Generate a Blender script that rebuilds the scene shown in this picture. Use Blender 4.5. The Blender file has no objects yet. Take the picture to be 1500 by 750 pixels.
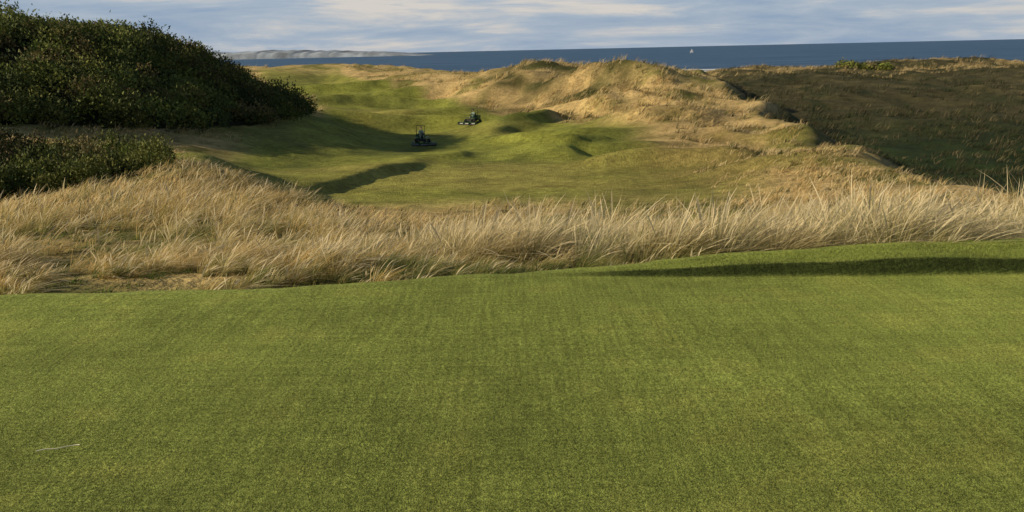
import bpy, bmesh, math
import numpy as np
from mathutils import Matrix, Vector
rng = np.random.default_rng(7)
scene = bpy.context.scene
scene.view_settings.view_transform = 'Standard'
scene.view_settings.look = 'None'
scene.view_settings.exposure = 0

# ------------------------------------------------------------------ camera
EYE = 1.70
PITCH = math.atan(301.5/1250)
cam_d = bpy.data.cameras.new("camera"); cam = bpy.data.objects.new("camera", cam_d)
scene.collection.objects.link(cam); scene.camera = cam
cam_d.sensor_width = 36; cam_d.lens = 36*1250/1500
cam_d.clip_start = 0.05; cam_d.clip_end = 80000
CM = (Matrix.Rotation(math.pi/2-PITCH, 4, 'X') @ Matrix.Rotation(math.radians(-1.27), 4, 'Z'))
cam.matrix_world = Matrix.Translation((0, 0, EYE)) @ CM

def pixel_point(a, b, dist):
    """camera ray through an image pixel: returns the world point at forward distance dist"""
    v = CM.to_3x3() @ Vector(((a-750)/1250, (375-b)/1250, -1))
    v = v * (dist / v.y)
    return (v.x, v.y, v.z + EYE)

# ------------------------------------------------------------------ noise
def vnoise(x, y, seed=0):
    xi = np.floor(x).astype(np.int64); yi = np.floor(y).astype(np.int64)
    fx = x-xi; fy = y-yi
    fx = fx*fx*fx*(fx*(fx*6-15)+10); fy = fy*fy*fy*(fy*(fy*6-15)+10)
    def h(a, b):
        n = (a*374761393 + b*668265263 + seed*982451653) & 0x7fffffff
        n = ((n ^ (n >> 13))*1274126177) & 0x7fffffff
        n = n ^ (n >> 16)
        return (n & 0xffff)/65535.0
    return ((h(xi, yi)*(1-fx)+h(xi+1, yi)*fx)*(1-fy) + (h(xi, yi+1)*(1-fx)+h(xi+1, yi+1)*fx)*fy)*2-1
def fbm(x, y, seed=0, o=4):
    s = 0; a = 1; t = 0
    for i in range(o):
        s = s + a*vnoise(x*2**i+i*17.3, y*2**i-i*9.1, seed+i); t += a; a *= .5
    return s/t
def ss(a, b, x):
    t = np.clip((x-a)/(b-a), 0, 1); return t*t*(3-2*t)

# ------------------------------------------------------------------ terrain height
pts = [pixel_point(*p) for p in [  # image pixel coordinates, each with an estimated forward distance
 (100,292,24),(300,292,24),(450,305,24),(700,330,25),(1000,330,25),(1300,292,25),
 (100,330,16),(300,325,16),
 (0,290,28),(0,205,42),(200,250,34),(260,242,33),(300,232,46),(200,207,60),(0,187,58),(130,194,60),
 (300,202,66),(360,188,74),(440,172,84),(490,182,88),(550,215,80),
 (0,38,80),(150,56,84),(250,84,88),(330,115,90),(400,152,90),(100,110,70),(250,140,75),(350,157,81),
 (450,290,42),(600,292,42),(800,287,42),(1000,288,40),(350,255,50),(450,240,62),(600,240,62),(750,240,62),(880,240,60),(1000,243,56),
 (618,213,88),(693,192,110),(780,205,90),(900,200,86),(1050,218,70),(1150,240,52),(560,150,170),(650,140,180),
 (480,130,240),(420,128,240),(750,163,135),(850,180,105),(520,190,105),(450,162,130),
 (1400,280,30),(1330,262,37),(1260,240,45),(1200,222,58),(1150,187,80),(1100,153,105),(1040,132,125),(1000,118,145),
 (960,108,155),(900,97,170),(850,92,180),(800,90,190),(760,96,200),(700,106,215),(640,108,260),(560,105,300),
 (530,102,310),(500,93,330),(430,95,330),(380,100,330),(330,100,340),
 (1000,172,95),(950,142,125),(850,135,145),(1100,202,80),(1160,226,62)]]
pts += [(-9,8,-.35),(-5,8,-.35),(0,8,-.4),(5,8,-.4),(9,8,-.4),(-9,12,-.85),(-4,12,-.9),(0,12,-1.15),(5,12,-1.15),(9,12,-1.2),
 (-20,8,-.8),(20,8,-1),(-25,20,-1.2),(-60,110,0),(-45,130,-3),(-30,130,-6),(-80,80,6),(-62,60,0),(-35,32,-1.5),(-120,100,4),
 (0,240,-7),(30,220,-7),(0,300,-8),(-60,285,-7),(-110,290,-6)]
for x in (-500,-250,-100,0,100,250,500):
    pts += [(x,390,-9.5),(x,440,-12.3),(x,520,-14.6),(x,640,-17)]
P = np.array(pts)
def warp(x, y):
    return 3*x/(y+12), np.log(y+12)
def tps(r2):
    return np.where(r2 > 1e-12, .5*r2*np.log(np.maximum(r2, 1e-12)), 0)
u, v = warp(P[:, 0], P[:, 1]); n = len(P)
K = tps((u[:, None]-u)**2+(v[:, None]-v)**2) + np.eye(n)*2e-4
A = np.zeros((n+3, n+3)); A[:n, :n] = K
A[:n, n] = 1; A[:n, n+1] = u; A[:n, n+2] = v; A[n:, :n] = A[:n, n:].T
W = np.linalg.solve(A, np.concatenate([P[:, 2], [0, 0, 0]]))
def rbf(x, y):
    a, b = warp(x, y)
    z = W[n]+W[n+1]*a+W[n+2]*b
    for i in range(n):
        z = z + W[i]*tps((a-u[i])**2+(b-v[i])**2)
    return z
CY = [5, 12, 30, 37, 45, 58, 80, 105, 125, 145, 200, 300, 600]
CX = [13, 13.5, 15.4, 17, 18.3, 21, 25.6, 29.5, 30.5, 34, 44, 64, 130]
def crest_dx(x, y): return x-np.interp(y, CY, CX)+2.0*ss(30, 60, y)*vnoise(x/40, y/11, 19)+.8*ss(20, 40, y)*vnoise(x/20, y/3.7, 20)
def bank(x, y, x0, y0, x1, y1, h, wl, wr):
    """long low mound along p0->p1, gentle on its left side, steep on the right"""
    dx, dy = x1-x0, y1-y0; L = math.hypot(dx, dy); dx /= L; dy /= L
    a = (x-x0)*dx+(y-y0)*dy; t = (x-x0)*dy-(y-y0)*dx
    t = t + .12*L*vnoise(a/(.45*L), a*0, int(abs(x0)*7+y0))
    e = ss(-.25*L, .3*L, a)*(1-ss(.7*L, 1.25*L, a))
    return h*e*np.where(t < 0, np.exp(-(t/wl)**2), np.exp(-(t/wr)**2))
BANKS = [(-12.2,43,-8.6,62,.62,7,.85),(-24,112,-2,119,1.8,6,2.0),(-3,90,12,85,1.1,6,1.4),
         (6,60,16,54,1.1,5,1.3),(-8,150,8,160,2.6,8,3),(-36,150,-14,160,1.9,8,2.6),(-54,205,-25,214,2.4,10,3),
         (2,124,17,116,2.4,7,2.2),(8,152,22,136,2.8,7,2.8),(2,74,12,70,.8,5,1.1),
         (0,104,8,118,1.8,7,1.7),(-30,180,-8,190,2.0,8,3),(20,84,24,70,1.1,4,1.4),
         (4,66,9,78,.8,6,1.2),(-19,132,-6,140,1.4,7,2.2),(12,50,17,44,.7,4,1.0),(10,100,20,92,1.5,5,1.5),(16,120,22,106,1.4,5,1.8),
         (-2,96,2,108,1.0,5,1.4),(-6,64,-3,74,.5,5,1.0)]
def fair(y):
    return (np.interp(y, [40,60,88,120,170,240,320],[-4,-4,-4,-11,-27,-52,-75]),
            np.interp(y, [40,60,88,120,170,240,320],[14,17,18,14,13,15,14]))
def dune_mask(x, y):
    fc, hw = fair(y)
    m = ss(hw*.9, hw*1.35, np.abs(x-fc))
    return np.maximum(m, 1-ss(30, 40, y))
def H(x, y):
    x = np.asarray(x, float); y = np.asarray(y, float)
    yc = np.maximum(y, 2)
    z = rbf(x, yc)
    for b in BANKS: z = z+bank(x, y, *b)
    dm = dune_mask(x, y)
    far = ss(14, 60, y)
    lf = .45+.55*ss(-14, 2, x)
    z = z + far*dm*lf*(.65*fbm(x/13, y/13, 3, 2) + .6*fbm(x/4.5, y/4.5, 11, 3))*ss(420, 360, y)*1.0
    ridge = ss(85, 120, y)*dm*ss(420, 340, y)
    z = z + ridge*(1.5*fbm(x/20, y/20, 5, 3)+1.1*np.abs(fbm(x/8, y/8, 31, 3))-.25)
    z = z + .22*far*fbm(x/9, y/9, 21, 2)
    z = z + .06*ss(8, 12, y)*fbm(x/1.1, y/1.1, 9, 2)
    zv = np.interp(y, [0,10,30,50,110,160,220,265,330,400,440,520,640],[-1,-2,-6,-9,-9.3,-8.4,-6.0,-4.9,-8,-10,-12.3,-14.6,-17])
    zv = zv + far*(2.4*fbm(x/34+4, y/34, 41, 3)*ss(70, 200, y)+.9*fbm(x/9, y/9, 43, 3))*ss(450, 380, y)
    k = ss(.5, 9, crest_dx(x, y))
    z = z*(1-k)+zv*k
    w = ss(6.0, 8.6, y)
    z = z*w + (-.14)*(1-w)
    return z

# ------------------------------------------------------------------ mesh helper
def mesh_np(name, V, F, cols=None, mat=None, smooth=True):
    me = bpy.data.meshes.new(name); V = np.asarray(V, np.float32).reshape(-1, 3); F = np.asarray(F, np.int32)
    k = F.shape[1]
    me.vertices.add(len(V)); me.vertices.foreach_set("co", V.ravel())
    me.loops.add(F.size); me.loops.foreach_set("vertex_index", F.ravel())
    me.polygons.add(len(F)); me.polygons.foreach_set("loop_start", np.arange(0, F.size, k, dtype=np.int32))
    me.polygons.foreach_set("loop_total", np.full(len(F), k, np.int32))
    me.polygons.foreach_set("use_smooth", np.full(len(F), smooth, bool))
    me.update(calc_edges=True)
    if cols is not None:
        at = me.color_attributes.new("col", 'FLOAT_COLOR', 'POINT')
        c = np.ones((len(V), 4), np.float32); c[:, :3] = np.clip(cols, .002, 1)
        at.data.foreach_set("color", c.ravel())
    ob = bpy.data.objects.new(name, me); scene.collection.objects.link(ob)
    if mat: me.materials.append(mat)
    return ob
def gridfaces(nr, nc):
    i = np.arange(nr-1)[:, None]*nc+np.arange(nc-1)[None, :]
    i = i.ravel(); return np.stack([i, i+1, i+nc+1, i+nc], 1)
def inpoly(x, y, poly):
    sh = x.shape; x = x.ravel(); y = y.ravel()
    c = np.zeros(len(x), bool); j = len(poly)-1
    for i in range(len(poly)):
        xi, yi = poly[i]; xj, yj = poly[j]
        q = ((yi > y) != (yj > y)) & (x < (xj-xi)*(y-yi)/(yj-yi+1e-9)+xi); c ^= q; j = i
    return c.reshape(sh)
G_HILL = [(-50,52),(-38,56),(-32,59),(-27.5,64),(-25.0,69),(-22.8,76),(-20.5,86),(-22,93),(-27,100),(-60,105),(-95,100),(-95,60)]
G_BUSH = [(-32,27),(-17,26.5),(-14.8,27.5),(-13.2,30),(-13.6,34),(-17,38),(-34,40)]

# ------------------------------------------------------------------ materials
def newmat(name):
    m = bpy.data.materials.new(name); m.use_nodes = True
    nt = m.node_tree; return m, nt, nt.nodes["Principled BSDF"]
def setspec(b, v):
    b.inputs["Specular IOR Level"].default_value = v
def noise(nt, scale, detail=4, vec=None, rough=.6):
    nn = nt.nodes.new("ShaderNodeTexNoise"); nn.inputs["Scale"].default_value = scale
    nn.inputs["Detail"].default_value = detail; nn.inputs["Roughness"].default_value = rough
    if vec: nt.links.new(vec, nn.inputs["Vector"])
    return nn.outputs["Fac"]
def maprange(nt, f, a, b, c, d):
    m = nt.nodes.new("ShaderNodeMapRange"); nt.links.new(f, m.inputs[0])
    for i, q in enumerate((a, b, c, d)): m.inputs[i+1].default_value = q
    return m.outputs[0]
def math_(nt, op, a, b):
    m = nt.nodes.new("ShaderNodeMath"); m.operation = op
    for i, q in enumerate((a, b)):
        if isinstance(q, (int, float)): m.inputs[i].default_value = q
        else: nt.links.new(q, m.inputs[i])
    return m.outputs[0]
def mulcol(nt, col, fac):
    m = nt.nodes.new("ShaderNodeVectorMath"); m.operation = 'SCALE'
    nt.links.new(col, m.inputs[0]); nt.links.new(fac, m.inputs["Scale"]); return m.outputs[0]
def mapping(nt, scale, rot=(0,0,0)):
    tc = nt.nodes.new("ShaderNodeTexCoord"); mp = nt.nodes.new("ShaderNodeMapping")
    nt.links.new(tc.outputs["Object"], mp.inputs["Vector"]); mp.inputs["Scale"].default_value = scale
    mp.inputs["Rotation"].default_value = rot
    return mp.outputs[0]
def attr(nt, name="col"):
    a = nt.nodes.new("ShaderNodeAttribute"); a.attribute_name = name; return a.outputs["Color"]
def bump(nt, b, h, dist, strength=1):
    bp = nt.nodes.new("ShaderNodeBump"); bp.inputs["Distance"].default_value = dist; bp.inputs["Strength"].default_value = strength
    nt.links.new(h, bp.inputs["Height"]); nt.links.new(bp.outputs[0], b.inputs["Normal"])

m_ter, nt, b = newmat("links_turf_and_dunes")
o = mapping(nt, (1, 1, 1))
f = math_(nt, 'MULTIPLY', maprange(nt, noise(nt, .35, 5, o), .3, .7, .70, 1.30), maprange(nt, noise(nt, 2.2, 6, o, .7), .3, .7, .6, 1.4))
f = math_(nt, 'MULTIPLY', f, maprange(nt, noise(nt, 14, 3, o), .3, .7, .8, 1.2))
nt.links.new(mulcol(nt, attr(nt), f), b.inputs["Base Color"]); b.inputs["Roughness"].default_value = .95; setspec(b, .1)
bump(nt, b, math_(nt, 'ADD', noise(nt, 1.3, 8, o, .75), noise(nt, 9, 4, o)), .30, .85)

def foliage(name, trans, rough=.6):
    m, nt, b = newmat(name)
    c = attr(nt); nt.links.new(c, b.inputs["Base Color"]); b.inputs["Roughness"].default_value = rough; setspec(b, .2)
    t = nt.nodes.new("ShaderNodeBsdfTranslucent"); nt.links.new(c, t.inputs["Color"])
    mx = nt.nodes.new("ShaderNodeMixShader"); mx.inputs[0].default_value = trans
    nt.links.new(b.outputs[0], mx.inputs[1]); nt.links.new(t.outputs[0], mx.inputs[2])
    nt.links.new(mx.outputs[0], nt.nodes["Material Output"].inputs["Surface"]); return m
m_grass = foliage("marram_blades", .42); m_gorse = foliage("gorse_foliage", .15, .7); m_tblade = foliage("turf_blades", .35)

def plain(name, col, rough=.5, metal=0, var=.15, sc=8):
    m, nt, b = newmat(name); o = mapping(nt, (1, 1, 1))
    rgb = nt.nodes.new("ShaderNodeRGB"); rgb.outputs[0].default_value = (*col, 1)
    nt.links.new(mulcol(nt, rgb.outputs[0], maprange(nt, noise(nt, sc, 4, o), .3, .7, 1-var, 1+var)), b.inputs["Base Color"])
    b.inputs["Roughness"].default_value = rough; b.inputs["Metallic"].default_value = metal; return m

# ------------------------------------------------------------------ terrain sheet
NR, NC = 760, 560
r = np.linspace(math.log(2), math.log(652), NR); s = np.linspace(-1.05, 1.05, NC)
R, S = np.meshgrid(np.exp(r), s, indexing='ij')
Y = R-12; X = S*np.maximum(R, 14)
Z = H(X, Y)
def ground_colour(X, Y, Z):
    N = X.shape
    n1 = fbm(X/6, Y/6, 51, 4); n2 = fbm(X/25, Y/25, 61, 3); n3 = fbm(X/1.5, Y/1.5, 71, 3); n4 = fbm(X/3, Y/7, 73, 4)
    straw = np.array([.64, .47, .21]); olive = np.array([.18, .185, .045]); fw = np.array([.31, .33, .065])
    dark = np.array([.034, .055, .017]); brown = np.array([.085, .078, .038]); sand = np.array([.50, .42, .30])
    def mix(a, b_, t): return a*(1-t[..., None])+b_*t[..., None]
    c = np.zeros(N+(3,))+straw
    c = mix(c, olive, np.clip(.36+1.7*n1+.5*n2+.6*n3, 0, 1)*.9)
    fcx, hw = fair(Y); hw2 = hw*(1+.25*n2)
    fm = (1-ss(hw2*.85, hw2*1.15, np.abs(X-fcx)))*ss(32, 44, Y)*ss(330, 280, Y)
    fwc = mix(np.zeros(N+(3,))+fw, np.array([.17, .195, .045]), np.clip(.3+1.3*n4, 0, 1))
    c = mix(c, mix(fwc, np.array([.46, .38, .12]), np.clip(.1+1.4*n2+.6*n1, 0, 1)*.5), fm)
    tm = np.exp(-((crest_dx(X, Y)+7)/5.)**2)*ss(34, 50, Y)*ss(110, 85, Y)
    c = mix(c, np.array([.26, .19, .075])*(1+.4*n3[..., None]), tm*.7*np.clip(.7+n1, 0, 1))
    hol_shade = ss(115, 135, Y)*ss(215, 175, Y)*ss(-.05, .0, X/Y)*ss(.17, .12, X/Y)
    c = mix(c, np.array([.05, .058, .022]), hol_shade*.8*np.clip(.7+1.2*n1, 0, 1))  # shadow lying in the ridge hollow, mixed into the ground colour
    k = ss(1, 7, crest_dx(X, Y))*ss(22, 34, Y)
    vc = mix(np.zeros(N+(3,))+dark, brown, ss(90, 140, Y+14*n2))  # floor green darkened to carry the ridge's shade; brown heath beyond
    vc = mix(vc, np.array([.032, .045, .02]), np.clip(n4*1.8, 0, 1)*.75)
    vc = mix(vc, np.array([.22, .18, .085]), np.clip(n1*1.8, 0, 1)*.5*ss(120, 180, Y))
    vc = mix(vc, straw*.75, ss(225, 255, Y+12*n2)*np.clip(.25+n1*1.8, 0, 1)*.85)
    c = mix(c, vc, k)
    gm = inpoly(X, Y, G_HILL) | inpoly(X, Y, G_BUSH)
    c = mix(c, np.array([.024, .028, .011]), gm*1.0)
    c = mix(c, sand, ss(-11.3, -12.3, Z))
    nm = ss(24, 10, Y)
    c = mix(c, np.array([.09, .11, .03]), nm*.85*np.clip(.7+n3, 0, 1))
    return c
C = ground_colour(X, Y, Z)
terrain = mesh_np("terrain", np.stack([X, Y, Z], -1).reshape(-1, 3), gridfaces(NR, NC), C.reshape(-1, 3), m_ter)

# ------------------------------------------------------------------ putting green with raised collar
EX = [-14,-3.8,-2,-1.2,-.2,.4,1.5,4,14]; EYv = [6.15,6.12,6.14,6.25,6.38,6.46,6.62,6.86,6.95]
def edgeY(x): return np.interp(x, EX, EYv) + .03*vnoise(x*2.2, x*0, 5)+.015*vnoise(x*9, x*0, 6)
def lipY(x): return np.interp(x, [-14,0,1,2.5,4,14],[6.5,6.36,6.28,6.17,6.1,6.1])+.02*vnoise(x*1.4, x*0, 8)
def greenZ(x, y):
    z = .018*fbm(x/2.2+3, y/2.2, 81, 2)
    hl = .10*ss(.2, 2.6, x)*(1+.2*vnoise(x*1.3, x*0, 3))
    z = z + hl*ss(0, .10, y-lipY(x)) * (1-.2*ss(.1, .8, y-lipY(x)))
    return z
ng, mg = 320, 520
xs = np.linspace(-13, 13, mg); t = np.concatenate([np.linspace(0, .72, 90), np.linspace(.722, 1, ng-90-12), 1+np.linspace(.004, .07, 12)])
T, XX = np.meshgrid(t, xs, indexing='ij'); E = edgeY(XX)
YY = -8+(E+8)*T
ZZ = greenZ(XX, np.minimum(YY, E)) - .30*ss(0, .07, T-1)
def turfcol(x, y):
    n1 = fbm(x/3.5+7, y/2.0, 90, 2)[..., None]; n2 = fbm(x/1.3, y/.6, 91, 3)[..., None]; n3 = fbm(x/.3, y/.3, 92, 3)[..., None]
    c = np.array([.248, .295, .066])*(1+.22*n1+.15*n2+.12*n3)+np.array([.030, .006, .004])*np.clip(1.1*n3+.3*n2+.6*n1, 0, 1)
    c = c*(.86+.30*ss(2.4, 4.9, y)[..., None])  # viewing-angle darkening towards the camera, put into the turf colour
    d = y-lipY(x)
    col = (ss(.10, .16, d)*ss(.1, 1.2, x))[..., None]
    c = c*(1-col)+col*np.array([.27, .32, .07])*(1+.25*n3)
    face = (ss(-.02, .03, d)*ss(.14, .09, d)*ss(.1, 1.0, x))[..., None]  # shade of the collar step painted in as darker grass
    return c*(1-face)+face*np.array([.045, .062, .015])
m_gr, nt, b = newmat("mown_turf"); o = mapping(nt, (1, 1, 1))
f = math_(nt, 'MULTIPLY', maprange(nt, noise(nt, 60, 3, o), .3, .7, .55, 1.45), maprange(nt, noise(nt, 7, 5, o), .3, .7, .87, 1.13))
f = math_(nt, 'MULTIPLY', f, maprange(nt, noise(nt, 1.0, 3, mapping(nt, (30, 1.2, 1), (0, 0, .10))), .3, .7, .80, 1.20))
f = math_(nt, 'MULTIPLY', f, maprange(nt, noise(nt, 1.0, 2, mapping(nt, (1.2, 26, 1), (0, 0, .10))), .3, .7, .86, 1.14))
nt.links.new(mulcol(nt, attr(nt), f), b.inputs["Base Color"]); b.inputs["Roughness"].default_value = .9; setspec(b, .12)
bump(nt, b, math_(nt, 'ADD', noise(nt, 130, 3, o), noise(nt, 40, 3, o)), .012, .9)
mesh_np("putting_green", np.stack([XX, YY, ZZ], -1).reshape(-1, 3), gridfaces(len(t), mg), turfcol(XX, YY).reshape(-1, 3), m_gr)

# ------------------------------------------------------------------ blade generator
def blades(base, h, wid, lean, bend, col0, col1, prof, face=None):
    """base (N,3); h,wid,bend (N,); lean (N,2) unit; prof widths along the blade"""
    N = len(base); L = len(prof); tt = np.linspace(0, 1, L)
    fa = rng.uniform(0, math.pi, N) if face is None else face
    wx, wy = np.cos(fa), np.sin(fa)
    V = np.zeros((N, L, 2, 3)); Cc = np.zeros((N, L, 2, 3))
    for i, q in enumerate(tt):
        hor = bend*q**1.7*h; up = h*q*(1-.35*bend*q)
        cx = base[:, 0]+lean[:, 0]*hor; cy = base[:, 1]+lean[:, 1]*hor; cz = base[:, 2]+up
        for j, sg in enumerate((-.5, .5)):
            V[:, i, j, 0] = cx+sg*wid*prof[i]*wx; V[:, i, j, 1] = cy+sg*wid*prof[i]*wy; V[:, i, j, 2] = cz
            qq = q
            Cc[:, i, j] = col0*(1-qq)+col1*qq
    b0 = np.arange(N)[:, None]*(2*L)+np.arange(L-1)[None]*2
    b0 = b0.ravel(); F = np.stack([b0, b0+1, b0+3, b0+2], 1)
    return V.reshape(-1, 3), F, Cc.reshape(-1, 3)
def merge(parts):
    Vs, Fs, Cs = [], [], []; off = 0
    for V, F, C_ in parts:
        Vs.append(V); Fs.append(F+off); Cs.append(C_); off += len(V)
    return np.concatenate(Vs), np.concatenate(Fs), np.concatenate(Cs)
def leandir(N, ang, spread):
    a = rng.normal(ang, spread, N); return np.stack([np.cos(a), np.sin(a)], 1)
def pal(N, cols, jit=.15, w=None):
    cols = np.array(cols); i = rng.choice(len(cols), N, p=w); return cols[i]*rng.uniform(1-jit, 1+jit, (N, 1))

# short turf blades on the green
N = 300000
ty = rng.uniform(2.2, 6.85, N); tx = rng.uniform(-1, 1, N)*(.66*ty+.7)
k = ty < edgeY(tx); ty = ty[k]; tx = tx[k]; N = len(tx)
lz = greenZ(tx, ty); onlip = ss(0, .06, ty-lipY(tx))*ss(.2, 1.5, tx)
hh = rng.uniform(.005, .011, N)*(1+1.6*onlip)
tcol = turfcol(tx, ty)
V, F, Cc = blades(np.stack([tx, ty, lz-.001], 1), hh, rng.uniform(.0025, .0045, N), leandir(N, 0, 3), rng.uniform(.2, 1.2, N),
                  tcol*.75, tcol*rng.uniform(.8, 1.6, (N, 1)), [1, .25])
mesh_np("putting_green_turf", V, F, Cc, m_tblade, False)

# ------------------------------------------------------------------ tall marram and fescue behind the green
parts = []
STR = [(.95,.75,.42),(.97,.82,.52),(.84,.62,.29),(.50,.43,.14),(.24,.30,.07),(.13,.19,.05)]
GOLD = [(.95,.66,.28),(.90,.60,.23),(.97,.78,.42),(.44,.40,.11),(.21,.27,.06),(.32,.19,.08)]
def tufts(nt_, xr, yr, hmean, bl, rad, cols, w, bendr, mask=None, plume=.12, wid=.006, ang=0.15, hj=(.62, 1.2), splay=.7, own_w=.3):
    cx = rng.uniform(*xr, nt_); cy = rng.uniform(*yr, nt_)
    if mask is not None:
        k = mask(cx, cy); cx = cx[k]; cy = cy[k]
    M = len(cx); th = hmean(cx, cy)*rng.uniform(*hj, M); tb = rng.uniform(.7, 1.25, M); tc = pal(M, cols, .12, w)
    ta = rng.normal(ang, .5, M)
    nb = (bl*rng.uniform(.5, 1.5, M)).astype(int)
    idx = np.repeat(np.arange(M), nb); N = len(idx)
    rr = rad*np.sqrt(rng.uniform(0, 1, N))*np.clip(th[idx]/.6, .5, 1.4); aa = rng.uniform(0, 6.283, N)
    bx = cx[idx]+rr*np.cos(aa); by = cy[idx]+rr*np.sin(aa)
    by_ok = by > edgeY(bx)+.03
    idx, bx, by, rr, aa = [q[by_ok] for q in (idx, bx, by, rr, aa)]; N = len(idx)
    bz = H(bx, by)
    h = th[idx]*rng.uniform(.4, 1.08, N)
    lx = np.cos(ta[idx])*1.0+np.cos(aa)*splay*rr/rad+rng.normal(0, .3, N); ly = np.sin(ta[idx])+np.sin(aa)*splay*rr/rad+rng.normal(0, .3, N)
    ll = np.hypot(lx, ly)+1e-6; lean = np.stack([lx/ll, ly/ll], 1)
    bend = rng.uniform(*bendr, N)*tb[idx]*np.clip(ll, .4, 1.5)
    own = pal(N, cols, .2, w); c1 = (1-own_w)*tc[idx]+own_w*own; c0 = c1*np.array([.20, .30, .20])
    isp = rng.uniform(0, 1, N) < plume
    base = np.stack([bx, by, bz-.02], 1)
    a = ~isp
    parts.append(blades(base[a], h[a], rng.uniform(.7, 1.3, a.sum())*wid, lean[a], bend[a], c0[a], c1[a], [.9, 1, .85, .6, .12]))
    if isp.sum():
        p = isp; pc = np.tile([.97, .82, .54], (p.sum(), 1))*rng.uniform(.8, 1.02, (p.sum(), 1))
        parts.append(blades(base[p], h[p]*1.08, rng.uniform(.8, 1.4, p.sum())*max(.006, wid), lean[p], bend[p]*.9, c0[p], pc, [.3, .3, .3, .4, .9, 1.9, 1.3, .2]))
def leftness(x, y): return 1-ss(-1.8, 0, x)
def hmar(x, y):
    return (.78+.16*vnoise(x*.9, y*.7, 12)+.12*vnoise(x*2.6, y*2.6, 13))*(1-leftness(x, y))+.38*leftness(x, y)
U = lambda x: rng.uniform(0, 1, len(x))
clump = lambda x, y, s_, sd, th: (vnoise(x*s_, y*s_, sd) > th)
tufts(440, (-1.8, 11), (7.0, 8.8), lambda x, y: hmar(x, y)*.9, 150, .15, STR, [.29,.2,.18,.1,.14,.09], (.3, 1.25), plume=.26, wid=.0045, splay=1.0, hj=(.6, 1.12),
      mask=lambda x, y: clump(x, y, 2.1, 24, -.12) & (y > edgeY(x)+.2+.15*vnoise(x*2.4, x*0, 4)))
tufts(560, (-2.2, 12), (8.8, 11.8), hmar, 120, .18, STR, [.27,.2,.2,.12,.13,.08], (.3, 1.25), plume=.26, wid=.005, splay=1.0, hj=(.7, 1.12),
      mask=lambda x, y: clump(x, y, 1.4, 27, -.25))
tufts(650, (-1.5, 9), (6.6, 8.2), lambda x, y: .20+.10*vnoise(x*2, y*2, 7), 46, .13, STR, [.1,.05,.15,.15,.3,.25], (.5, 1.4), plume=.05, wid=.005)
tufts(1100, (-9, 0), (6.3, 9.5), lambda x, y: .24+.11*vnoise(x*1.3, y*1.3, 14)+.12*ss(6.5, 9, y), 66, .10, GOLD, [.30,.2,.21,.10,.15,.04], (.5, 1.6), mask=lambda x, y: clump(x, y, 2.0, 15, .02), plume=.16, wid=.005, splay=1.1)
tufts(1150, (-15, 0), (9.5, 18), lambda x, y: .44+.2*vnoise(x*.8, y*.8, 14), 50, .17, GOLD, [.30,.2,.24,.10,.12,.04], (.4, 1.4), mask=lambda x, y: clump(x, y, 1.15, 16, .05), wid=.008, plume=.16, splay=1.1)
tufts(900, (-22, -2), (18, 36), lambda x, y: .62+.2*vnoise(x*.7, y*.7, 14), 30, .28, GOLD, [.33,.25,.25,.07,.07,.03], (.4, 1.2), mask=lambda x, y: (x < -5-.22*(y-18)*.6) & clump(x, y, .55, 18, -.1) & ~inpoly(x, y, G_BUSH), wid=.014, plume=.2, splay=1.0)
# low green herbage filling the gaps between tussocks
tufts(3600, (-14, 10), (6.4, 17), lambda x, y: .10+0*x, 24, .18, [(.14,.22,.04),(.24,.30,.06),(.50,.39,.15),(.08,.13,.035)], [.36,.25,.12,.27], (.5, 1.6), plume=0, wid=.009, own_w=.4)
V, F, Cc = merge(parts)
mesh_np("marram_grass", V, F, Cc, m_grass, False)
nblade = len(F)

# rough tussocks over the distant dunes
def tussocks(name, N, keepf, cols, w, hr, dens=7, y0=16):
    ty = np.exp(rng.uniform(math.log(y0+12), math.log(345+12), N))-12; tx = rng.uniform(-.7, .7, N)*(ty+12)
    keep = keepf(tx, ty); tx, ty = tx[keep], ty[keep]; N = len(tx)
    idx = np.repeat(np.arange(N), dens); M = len(idx)
    sz = np.clip(ty/90, .35, 1.6)
    bx = tx[idx]+rng.normal(0, .22, M)*sz[idx]; by = ty[idx]+rng.normal(0, .22, M)*sz[idx]
    cc = pal(N, cols, .2, w)[idx]*rng.uniform(.8, 1.2, (M, 1)); hs = rng.uniform(.5, 1.4, N)[idx]
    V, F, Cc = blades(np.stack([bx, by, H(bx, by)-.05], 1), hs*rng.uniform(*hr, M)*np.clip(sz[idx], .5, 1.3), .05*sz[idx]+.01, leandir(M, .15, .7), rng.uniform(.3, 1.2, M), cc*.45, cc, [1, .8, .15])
    mesh_np(name, V, F, Cc, m_grass, False)
nog = lambda x, y: ~(inpoly(x, y, G_HILL) | inpoly(x, y, G_BUSH))
tussocks("dune_tussocks", 80000, lambda x, y: (U(x) < dune_mask(x, y)*np.clip(.4+2.4*fbm(x/4, y/4, 51, 3), .02, 1)) & nog(x, y) & ((crest_dx(x, y) < 1.5) | (y > 225)),
         [(.88,.67,.33),(.76,.56,.24),(.92,.74,.42),(.18,.19,.055),(.08,.10,.03)], [.34,.24,.2,.12,.10], (.35, .85))
tussocks("valley_scrub", 30000, lambda x, y: (crest_dx(x, y) > 2) & (U(x) < .5+fbm(x/9, y/9, 58, 2)*1.5),
         [(.07,.085,.03),(.11,.09,.05),(.035,.055,.018),(.28,.23,.12)], [.35,.28,.25,.12], (.35, 1.0), 6, 30)

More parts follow.
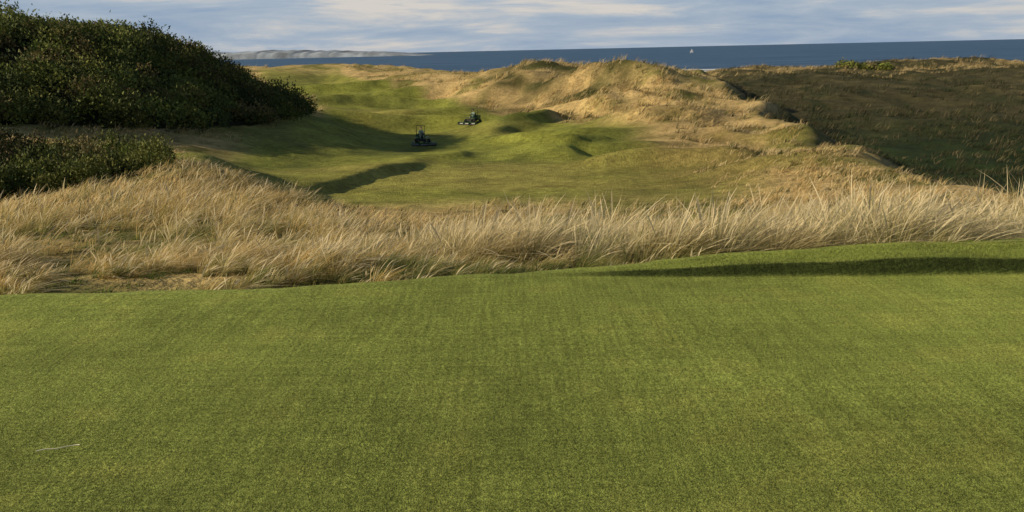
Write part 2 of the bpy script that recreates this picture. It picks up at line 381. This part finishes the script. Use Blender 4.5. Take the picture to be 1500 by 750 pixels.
# ------------------------------------------------------------------ gorse
def gorse(name, poly, nc, rr, hr, leaf, nl, thr=-.62):
    poly = np.array(poly); lo = poly.min(0); hi = poly.max(0)
    cx = rng.uniform(lo[0], hi[0], nc*6); cy = rng.uniform(lo[1], hi[1], nc*6)
    k = inpoly(cx, cy, poly) & (fbm(cx/5, cy/5, 77, 2) > thr); cx = cx[k][:nc]; cy = cy[k][:nc]; M = len(cx)
    rad = rng.uniform(*rr, M); ht = rng.uniform(*hr, M)*(1+.5*fbm(cx/6, cy/6, 78, 2)); cz = H(cx, cy)
    tone = np.array([(.10,.12,.028),(.145,.155,.036),(.06,.08,.022),(.15,.12,.045),(.15,.18,.038)])[rng.choice(5, M, p=[.3,.22,.2,.12,.16])]
    tone = tone*(1+.6*fbm(cx/7, cy/7, 79, 2))[:, None]
    idx = np.repeat(np.arange(M), nl); N = len(idx)
    ph = rng.uniform(0, 6.283, N); ct = rng.uniform(-.1, 1, N); st = np.sqrt(1-ct**2)
    q = rng.uniform(.72, 1.06, N)*(1+.16*np.sin(ph*3+idx)+.12*np.sin(ph*5+ct*6+idx*1.7))
    px_ = cx[idx]+rad[idx]*q*st*np.cos(ph); py_ = cy[idx]+rad[idx]*q*st*np.sin(ph); pz = cz[idx]+ht[idx]*q*ct
    d = rng.normal(0, .8, (N, 3))+1.0*np.stack([st*np.cos(ph), st*np.sin(ph), ct+.3], 1); d /= np.linalg.norm(d, axis=1)[:, None]
    e = np.cross(d, rng.normal(0, 1, (N, 3))); e /= np.linalg.norm(e, axis=1)[:, None]
    sz = leaf*rng.uniform(.6, 1.4, N)[:, None]; pc = np.stack([px_, py_, pz], 1)
    V = np.stack([pc-e*sz*.45, pc+e*sz*.45, pc+d*sz*1.1+e*sz*.12, pc+d*sz*1.1-e*sz*.12], 1).reshape(-1, 3)
    F = np.arange(4*N).reshape(-1, 4)
    c = tone[idx]*rng.uniform(.75, 1.3, (N, 1)); c = np.repeat(c, 4, 0)
    return mesh_np(name, V, F, c, m_gorse, False)
gorse("gorse_thicket", G_HILL, 1400, (1.0, 2.5), (.7, 2.2), .17, 350)
gorse("gorse_bush", G_BUSH, 280, (.5, 1.3), (.5, 1.3), .075, 850)
p = pixel_point(1262, 100, 255)
gorse("gorse_scrub", [(p[0]-5, 250), (p[0]+8, 250), (p[0]+8, 258), (p[0]-5, 258)], 26, (1.2, 2.6), (1.0, 2.1), .4, 120, -2)

# ------------------------------------------------------------------ sea
m_sea, nt, b = newmat("sea_water"); o = mapping(nt, (.004, .03, 1)); o2 = mapping(nt, (.05, .16, 1))
cr = nt.nodes.new("ShaderNodeValToRGB"); cr.color_ramp.elements[0].color = (.028, .08, .18, 1); cr.color_ramp.elements[1].color = (.12, .22, .36, 1)
cr.color_ramp.elements[0].position = .35; cr.color_ramp.elements[1].position = .68
nt.links.new(noise(nt, 1, 8, o, .7), cr.inputs[0]); nt.links.new(cr.outputs[0], b.inputs["Base Color"])
b.inputs["Roughness"].default_value = .55; setspec(b, .15); bump(nt, b, noise(nt, 1, 6, o2, .7), 2.4, .9)
ys = np.concatenate([[300], np.geomspace(420, 50000, 60)]); xg = np.linspace(-1, 1, 41)
SY, SX = np.meshgrid(ys, xg, indexing='ij')
mesh_np("sea", np.stack([SX*(SY*1.2+600), SY, 0*SX-14.0], -1).reshape(-1, 3), gridfaces(len(ys), 41), None, m_sea)
m_foam = plain("surf_foam", (.8, .8, .78), .8)
Vs = []; Fs = []; off = 0
for y0, wd, ph in ((512, 6, 0), (530, 5, 2.), (552, 4, 4.4), (585, 3, 5)):
    xx = np.linspace(-450, 520, 260)
    yc = y0+6*vnoise(xx/45, xx*0, int(ph*3))+2.5*vnoise(xx/13, xx*0, 8); w_ = wd*np.clip(.4+vnoise(xx/30, xx*0, int(7+ph)), 0.02, 1.2)
    a = np.stack([xx, yc-w_, xx*0-13.93], 1); c_ = np.stack([xx, yc, xx*0-13.45], 1); d_ = np.stack([xx, yc+w_, xx*0-13.93], 1)
    Vs.append(np.concatenate([a, c_, d_])); Fs.append(gridfaces(3, 260)+off); off += 780
mesh_np("surf", np.concatenate(Vs), np.concatenate(Fs), None, m_foam)

m_head = plain("headland", (.32, .37, .43), .95, var=.6, sc=.008)  # distance haze put into the pale blue colour
xx = np.linspace(-1900, -380, 240); prof = ss(-390, -1000, xx)*22+ss(-380, -700, xx)*(7*fbm(xx/160, xx*0, 33, 4)+6*np.abs(vnoise(xx/35, xx*0, 34)))
prof = prof+8*ss(-380, -600, xx)
rows = []
for yy, q in ((4200, -.3), (4230, .55), (4300, .8), (4600, 1.0), (5000, .8), (5200, -.3)):
    rows.append(np.stack([xx*1.0, xx*0+yy, -14.5+prof*1.15*q], 1))
mesh_np("headland", np.concatenate(rows), gridfaces(6, 240), None, m_head)

# ------------------------------------------------------------------ small things
def join_boxes(name, boxes, mat, parent=None, bev=.03):
    bm = bmesh.new()
    for (c, d, rz) in boxes:
        g = bmesh.ops.create_cube(bm, size=1)
        M = Matrix.Translation(c) @ Matrix.Rotation(rz, 4, 'X') @ Matrix.Diagonal((*d, 1))
        bmesh.ops.transform(bm, matrix=M, verts=g['verts'])
    bmesh.ops.bevel(bm, geom=bm.edges[:], offset=bev, segments=2, affect='EDGES', clamp_overlap=True)
    me = bpy.data.meshes.new(name); bm.to_mesh(me); bm.free(); me.materials.append(mat)
    ob = bpy.data.objects.new(name, me); scene.collection.objects.link(ob); ob.parent = parent; return ob
def cyl(name, c, r_, w_, axis, mat, parent, seg=20, bev=.03):
    bm = bmesh.new(); bmesh.ops.create_cone(bm, cap_ends=True, segments=seg, radius1=r_, radius2=r_, depth=w_)
    bmesh.ops.bevel(bm, geom=[e for e in bm.edges if len(e.link_faces) == 2 and any(len(f.verts) > 4 for f in e.link_faces)], offset=bev, segments=2, affect='EDGES')
    R_ = Matrix.Rotation(math.pi/2, 4, 'Y') if axis == 'X' else Matrix.Identity(4)
    bmesh.ops.transform(bm, matrix=Matrix.Translation(c) @ R_, verts=bm.verts)
    me = bpy.data.meshes.new(name); bm.to_mesh(me); bm.free(); me.materials.append(mat)
    ob = bpy.data.objects.new(name, me); scene.collection.objects.link(ob); ob.parent = parent; return ob
m_body = plain("mower_paint", (.035, .11, .04), .4); m_blk = plain("black_metal", (.02, .02, .02), .6); m_rub = plain("tyre_rubber", (.015, .015, .015), .85)
m_steel = plain("reel_steel", (.25, .25, .25), .4, .6); m_yel = plain("rim_paint", (.5, .38, .05), .5)
m_cloth = plain("work_jacket", (.22, .30, .24), .9); m_skin = plain("skin", (.45, .28, .2), .6)
def mower(x, y, head):
    z = float(H(np.array([x]), np.array([y]))[0])
    e = bpy.data.objects.new("ride_on_mower", None); scene.collection.objects.link(e)
    e.location = (x, y, z); e.rotation_euler = (0, 0, head)
    # local: front is -Y
    join_boxes("chassis", [((0, .1, .55), (.7, 2.1, .16), 0), ((0, -.55, .66), (1.0, .55, .06), 0)], m_blk, e)
    join_boxes("engine_hood", [((0, .85, .86), (.86, .95, .5), -.08), ((0, 1.33, .8), (.7, .08, .36), 0)], m_body, e, .07)
    join_boxes("seat", [((0, .18, .85), (.5, .48, .12), 0), ((0, .42, 1.12), (.48, .1, .5), -.15)], m_blk, e, .05)
    join_boxes("fenders", [((.55, -.5, .86), (.34, .8, .05), 0), ((-.55, -.5, .86), (.34, .8, .05), 0)], m_body, e, .02)
    join_boxes("steering_column", [((0, -.5, .95), (.09, .09, .6), .4)], m_blk, e, .02)
    cyl("steering_wheel", (0, -.38, 1.24), .19, .03, 'Z', m_blk, e, 20, .01)
    bars = [((.42, .5, 1.3), (.05, .05, 1.4), 0), ((-.42, .5, 1.3), (.05, .05, 1.4), 0), ((0, .5, 1.98), (.89, .05, .05), 0)]
    join_boxes("roll_bar", bars, m_blk, e, .015)
    for sx in (-1, 1):
        cyl("front_wheel", (sx*.66, -.55, .36), .36, .28, 'X', m_rub, e, 24, .05); cyl("front_rim", (sx*.72, -.55, .36), .18, .2, 'X', m_yel, e, 16, .02)
        cyl("rear_wheel", (sx*.5, 1.0, .28), .28, .22, 'X', m_rub, e, 24, .04)
    for i, (cx, cy) in enumerate(((0, -1.45), (.85, -1.3), (-.85, -1.3), (.62, .25), (-.62, .25))):
        cyl("reel_%d" % i, (cx, cy, .17), .15, .72, 'X', m_steel, e, 14, .01); cyl("roller_%d" % i, (cx, cy-.25, .1), .09, .72, 'X', m_blk, e, 12, .01)
        join_boxes("reel_frame_%d" % i, [((cx, cy, .36), (.8, .42, .05), 0), ((cx+.4, cy-.05, .2), (.04, .5, .28), 0), ((cx-.4, cy-.05, .2), (.04, .5, .28), 0)], m_body, e, .01)
    join_boxes("lift_arms", [((0, -1.1, .48), (.09, .8, .07), .15), ((.5, -1.0, .48), (.09, .7, .07), .15), ((-.5, -1.0, .48), (.09, .7, .07), .15)], m_blk, e, .01)
    # seated greenkeeper
    J = [(0,.2,.98,.15),(0,.24,1.2,.14),(0,.22,1.42,.16),(0,.18,1.56,.07),
         (.19,.2,1.46,.07),(.27,.02,1.22,.055),(.15,-.3,1.27,.04),(-.19,.2,1.46,.07),(-.27,.02,1.22,.055),(-.15,-.3,1.27,.04),
         (.11,.12,.96,.1),(.17,-.3,.98,.08),(.17,-.42,.74,.055),(.17,-.56,.72,.045),(-.11,.12,.96,.1),(-.17,-.3,.98,.08),(-.17,-.42,.74,.055),(-.17,-.56,.72,.045)]
    Ed = [(0,1),(1,2),(2,3),(2,4),(4,5),(5,6),(2,7),(7,8),(8,9),(0,10),(10,11),(11,12),(12,13),(0,14),(14,15),(15,16),(16,17)]
    me = bpy.data.meshes.new("greenkeeper"); me.from_pydata([j[:3] for j in J], Ed, []); g = bpy.data.objects.new("greenkeeper", me); scene.collection.objects.link(g)
    me.materials.append(m_cloth); g.modifiers.new("skin", 'SKIN'); g.modifiers.new("sub", 'SUBSURF').levels = 1
    for i, j in enumerate(J): me.skin_vertices[0].data[i].radius = (j[3], j[3])
    me.skin_vertices[0].data[0].use_root = True
    g.location = e.location; g.rotation_euler = e.rotation_euler
    bm = bmesh.new(); bmesh.ops.create_uvsphere(bm, u_segments=16, v_segments=12, radius=.105)
    for v_ in bm.verts:
        v_.co.z *= 1.22
        if v_.co.z < 0: v_.co.x *= .85
        if v_.co.y < -.08 and abs(v_.co.x) < .03 and abs(v_.co.z) < .04: v_.co.y -= .025
    hm = bpy.data.meshes.new("head"); bm.to_mesh(hm); bm.free(); hm.materials.append(m_skin); ho = bpy.data.objects.new("head", hm); scene.collection.objects.link(ho); ho.parent = g; ho.location = (0, .15, 1.74)
    bm = bmesh.new(); bmesh.ops.create_uvsphere(bm, u_segments=16, v_segments=12, radius=.118); bmesh.ops.delete(bm, geom=[v_ for v_ in bm.verts if v_.co.z < -.01], context='VERTS')
    for v_ in bm.verts:
        if v_.co.z < .03 and v_.co.y < -.05: v_.co.y -= .07
    hm = bpy.data.meshes.new("cap"); bm.to_mesh(hm); bm.free(); hm.materials.append(m_blk); ho = bpy.data.objects.new("cap", hm); scene.collection.objects.link(ho); ho.parent = g; ho.location = (0, .155, 1.79)
p = pixel_point(618, 213, 88); mower(p[0], p[1], .25)
p = pixel_point(693, 192, 110); mower(p[0], p[1], -.5)

# stray straw on the green
m_str = plain("dry_straw", (.85, .78, .55), .7)
cu = bpy.data.curves.new("straw_stem", 'CURVE'); cu.dimensions = '3D'; cu.bevel_depth = .0024; sp = cu.splines.new('POLY')
sp_pts = [(-2.125, 3.48), (-2.09, 3.495), (-2.05, 3.50), (-2.01, 3.515), (-1.975, 3.535), (-1.955, 3.53)]
sp.points.add(len(sp_pts)-1)
for i, (a, c_) in enumerate(sp_pts): sp.points[i].co = (a, c_, .020+.003*(i % 2), 1)
so = bpy.data.objects.new("straw_stem", cu); scene.collection.objects.link(so); cu.materials.append(m_str)

# sailing boat far out
m_wh = plain("sail_cloth", (.8, .8, .78), .6)
bx_, by_, _ = pixel_point(1013, 78, 2050)
bm = bmesh.new()
L_ = [(-4, 0, .9), (-3.5, 1.2, .9), (0, 1.6, .9), (4.5, 0, 1.2), (0, -1.6, .9), (-3.5, -1.2, .9)]
top = [bm.verts.new(q) for q in L_]; bot = [bm.verts.new((q[0]*.8, q[1]*.5, -.4)) for q in L_]
bm.faces.new(top); bm.faces.new(bot[::-1])
for i in range(6): bm.faces.new((top[i], top[(i+1) % 6], bot[(i+1) % 6], bot[i]))
for tri in (((.4, 0, 1.6), (.4, 0, 10), (-3.6, .5, 1.8)), ((.7, 0, 9), (4.3, 0, 1.5), (.8, .5, 1.7))):
    bm.faces.new([bm.verts.new(q) for q in tri])
me = bpy.data.meshes.new("sailing_boat"); bm.to_mesh(me); bm.free(); me.materials.append(m_wh)
bo = bpy.data.objects.new("sailing_boat", me); scene.collection.objects.link(bo); bo.location = (bx_, by_, -13.9)

# ------------------------------------------------------------------ light
EL = math.radians(21.5); AH = math.radians(-9)
d = Vector((-math.cos(AH)*math.cos(EL), math.sin(AH)*math.cos(EL), math.sin(EL)))
sl = bpy.data.lights.new("sun", 'SUN'); sl.energy = 5.0; sl.angle = math.radians(.5); sl.color = (1, .84, .58)
so = bpy.data.objects.new("sun", sl); scene.collection.objects.link(so); so.rotation_euler = d.to_track_quat('Z', 'Y').to_euler()
w = bpy.data.worlds.new("World"); scene.world = w; w.use_nodes = True; nt = w.node_tree; bg = nt.nodes["Background"]
sky = nt.nodes.new("ShaderNodeTexSky"); sky.sky_type = 'NISHITA'; sky.sun_disc = False; sky.sun_elevation = EL; sky.sun_rotation = math.atan2(d.x, d.y) % (2*math.pi)
tc = nt.nodes.new("ShaderNodeTexCoord"); mp = nt.nodes.new("ShaderNodeMapping"); mp.inputs["Scale"].default_value = (3.6, 3.6, 30); mp.inputs["Location"].default_value = (.7, .2, .4); nt.links.new(tc.outputs["Generated"], mp.inputs[0])
nz = nt.nodes.new("ShaderNodeTexNoise"); nz.inputs["Scale"].default_value = 1.2; nz.inputs["Detail"].default_value = 9; nz.inputs["Roughness"].default_value = .6; nz.inputs["Distortion"].default_value = .3; nt.links.new(mp.outputs[0], nz.inputs[0])
cr = nt.nodes.new("ShaderNodeValToRGB"); cr.color_ramp.elements[0].position = .38; cr.color_ramp.elements[0].color = (4.6, 6.3, 8.8, 1)
cr.color_ramp.elements[1].position = .64; cr.color_ramp.elements[1].color = (11.4, 10.7, 10.0, 1)
el_ = cr.color_ramp.elements.new(.52); el_.color = (6.6, 7.9, 9.6, 1)
nt.links.new(nz.outputs["Fac"], cr.inputs[0])
sep = nt.nodes.new("ShaderNodeSeparateXYZ"); nt.links.new(tc.outputs["Generated"], sep.inputs[0])
mx = nt.nodes.new("ShaderNodeMixRGB"); nt.links.new(maprange(nt, sep.outputs[2], .08, .26, .88, .03), mx.inputs[0])
nt.links.new(sky.outputs[0], mx.inputs[1]); nt.links.new(cr.outputs[0], mx.inputs[2]); nt.links.new(mx.outputs[0], bg.inputs[0]); bg.inputs[1].default_value = .062
print("BLADES", nblade)
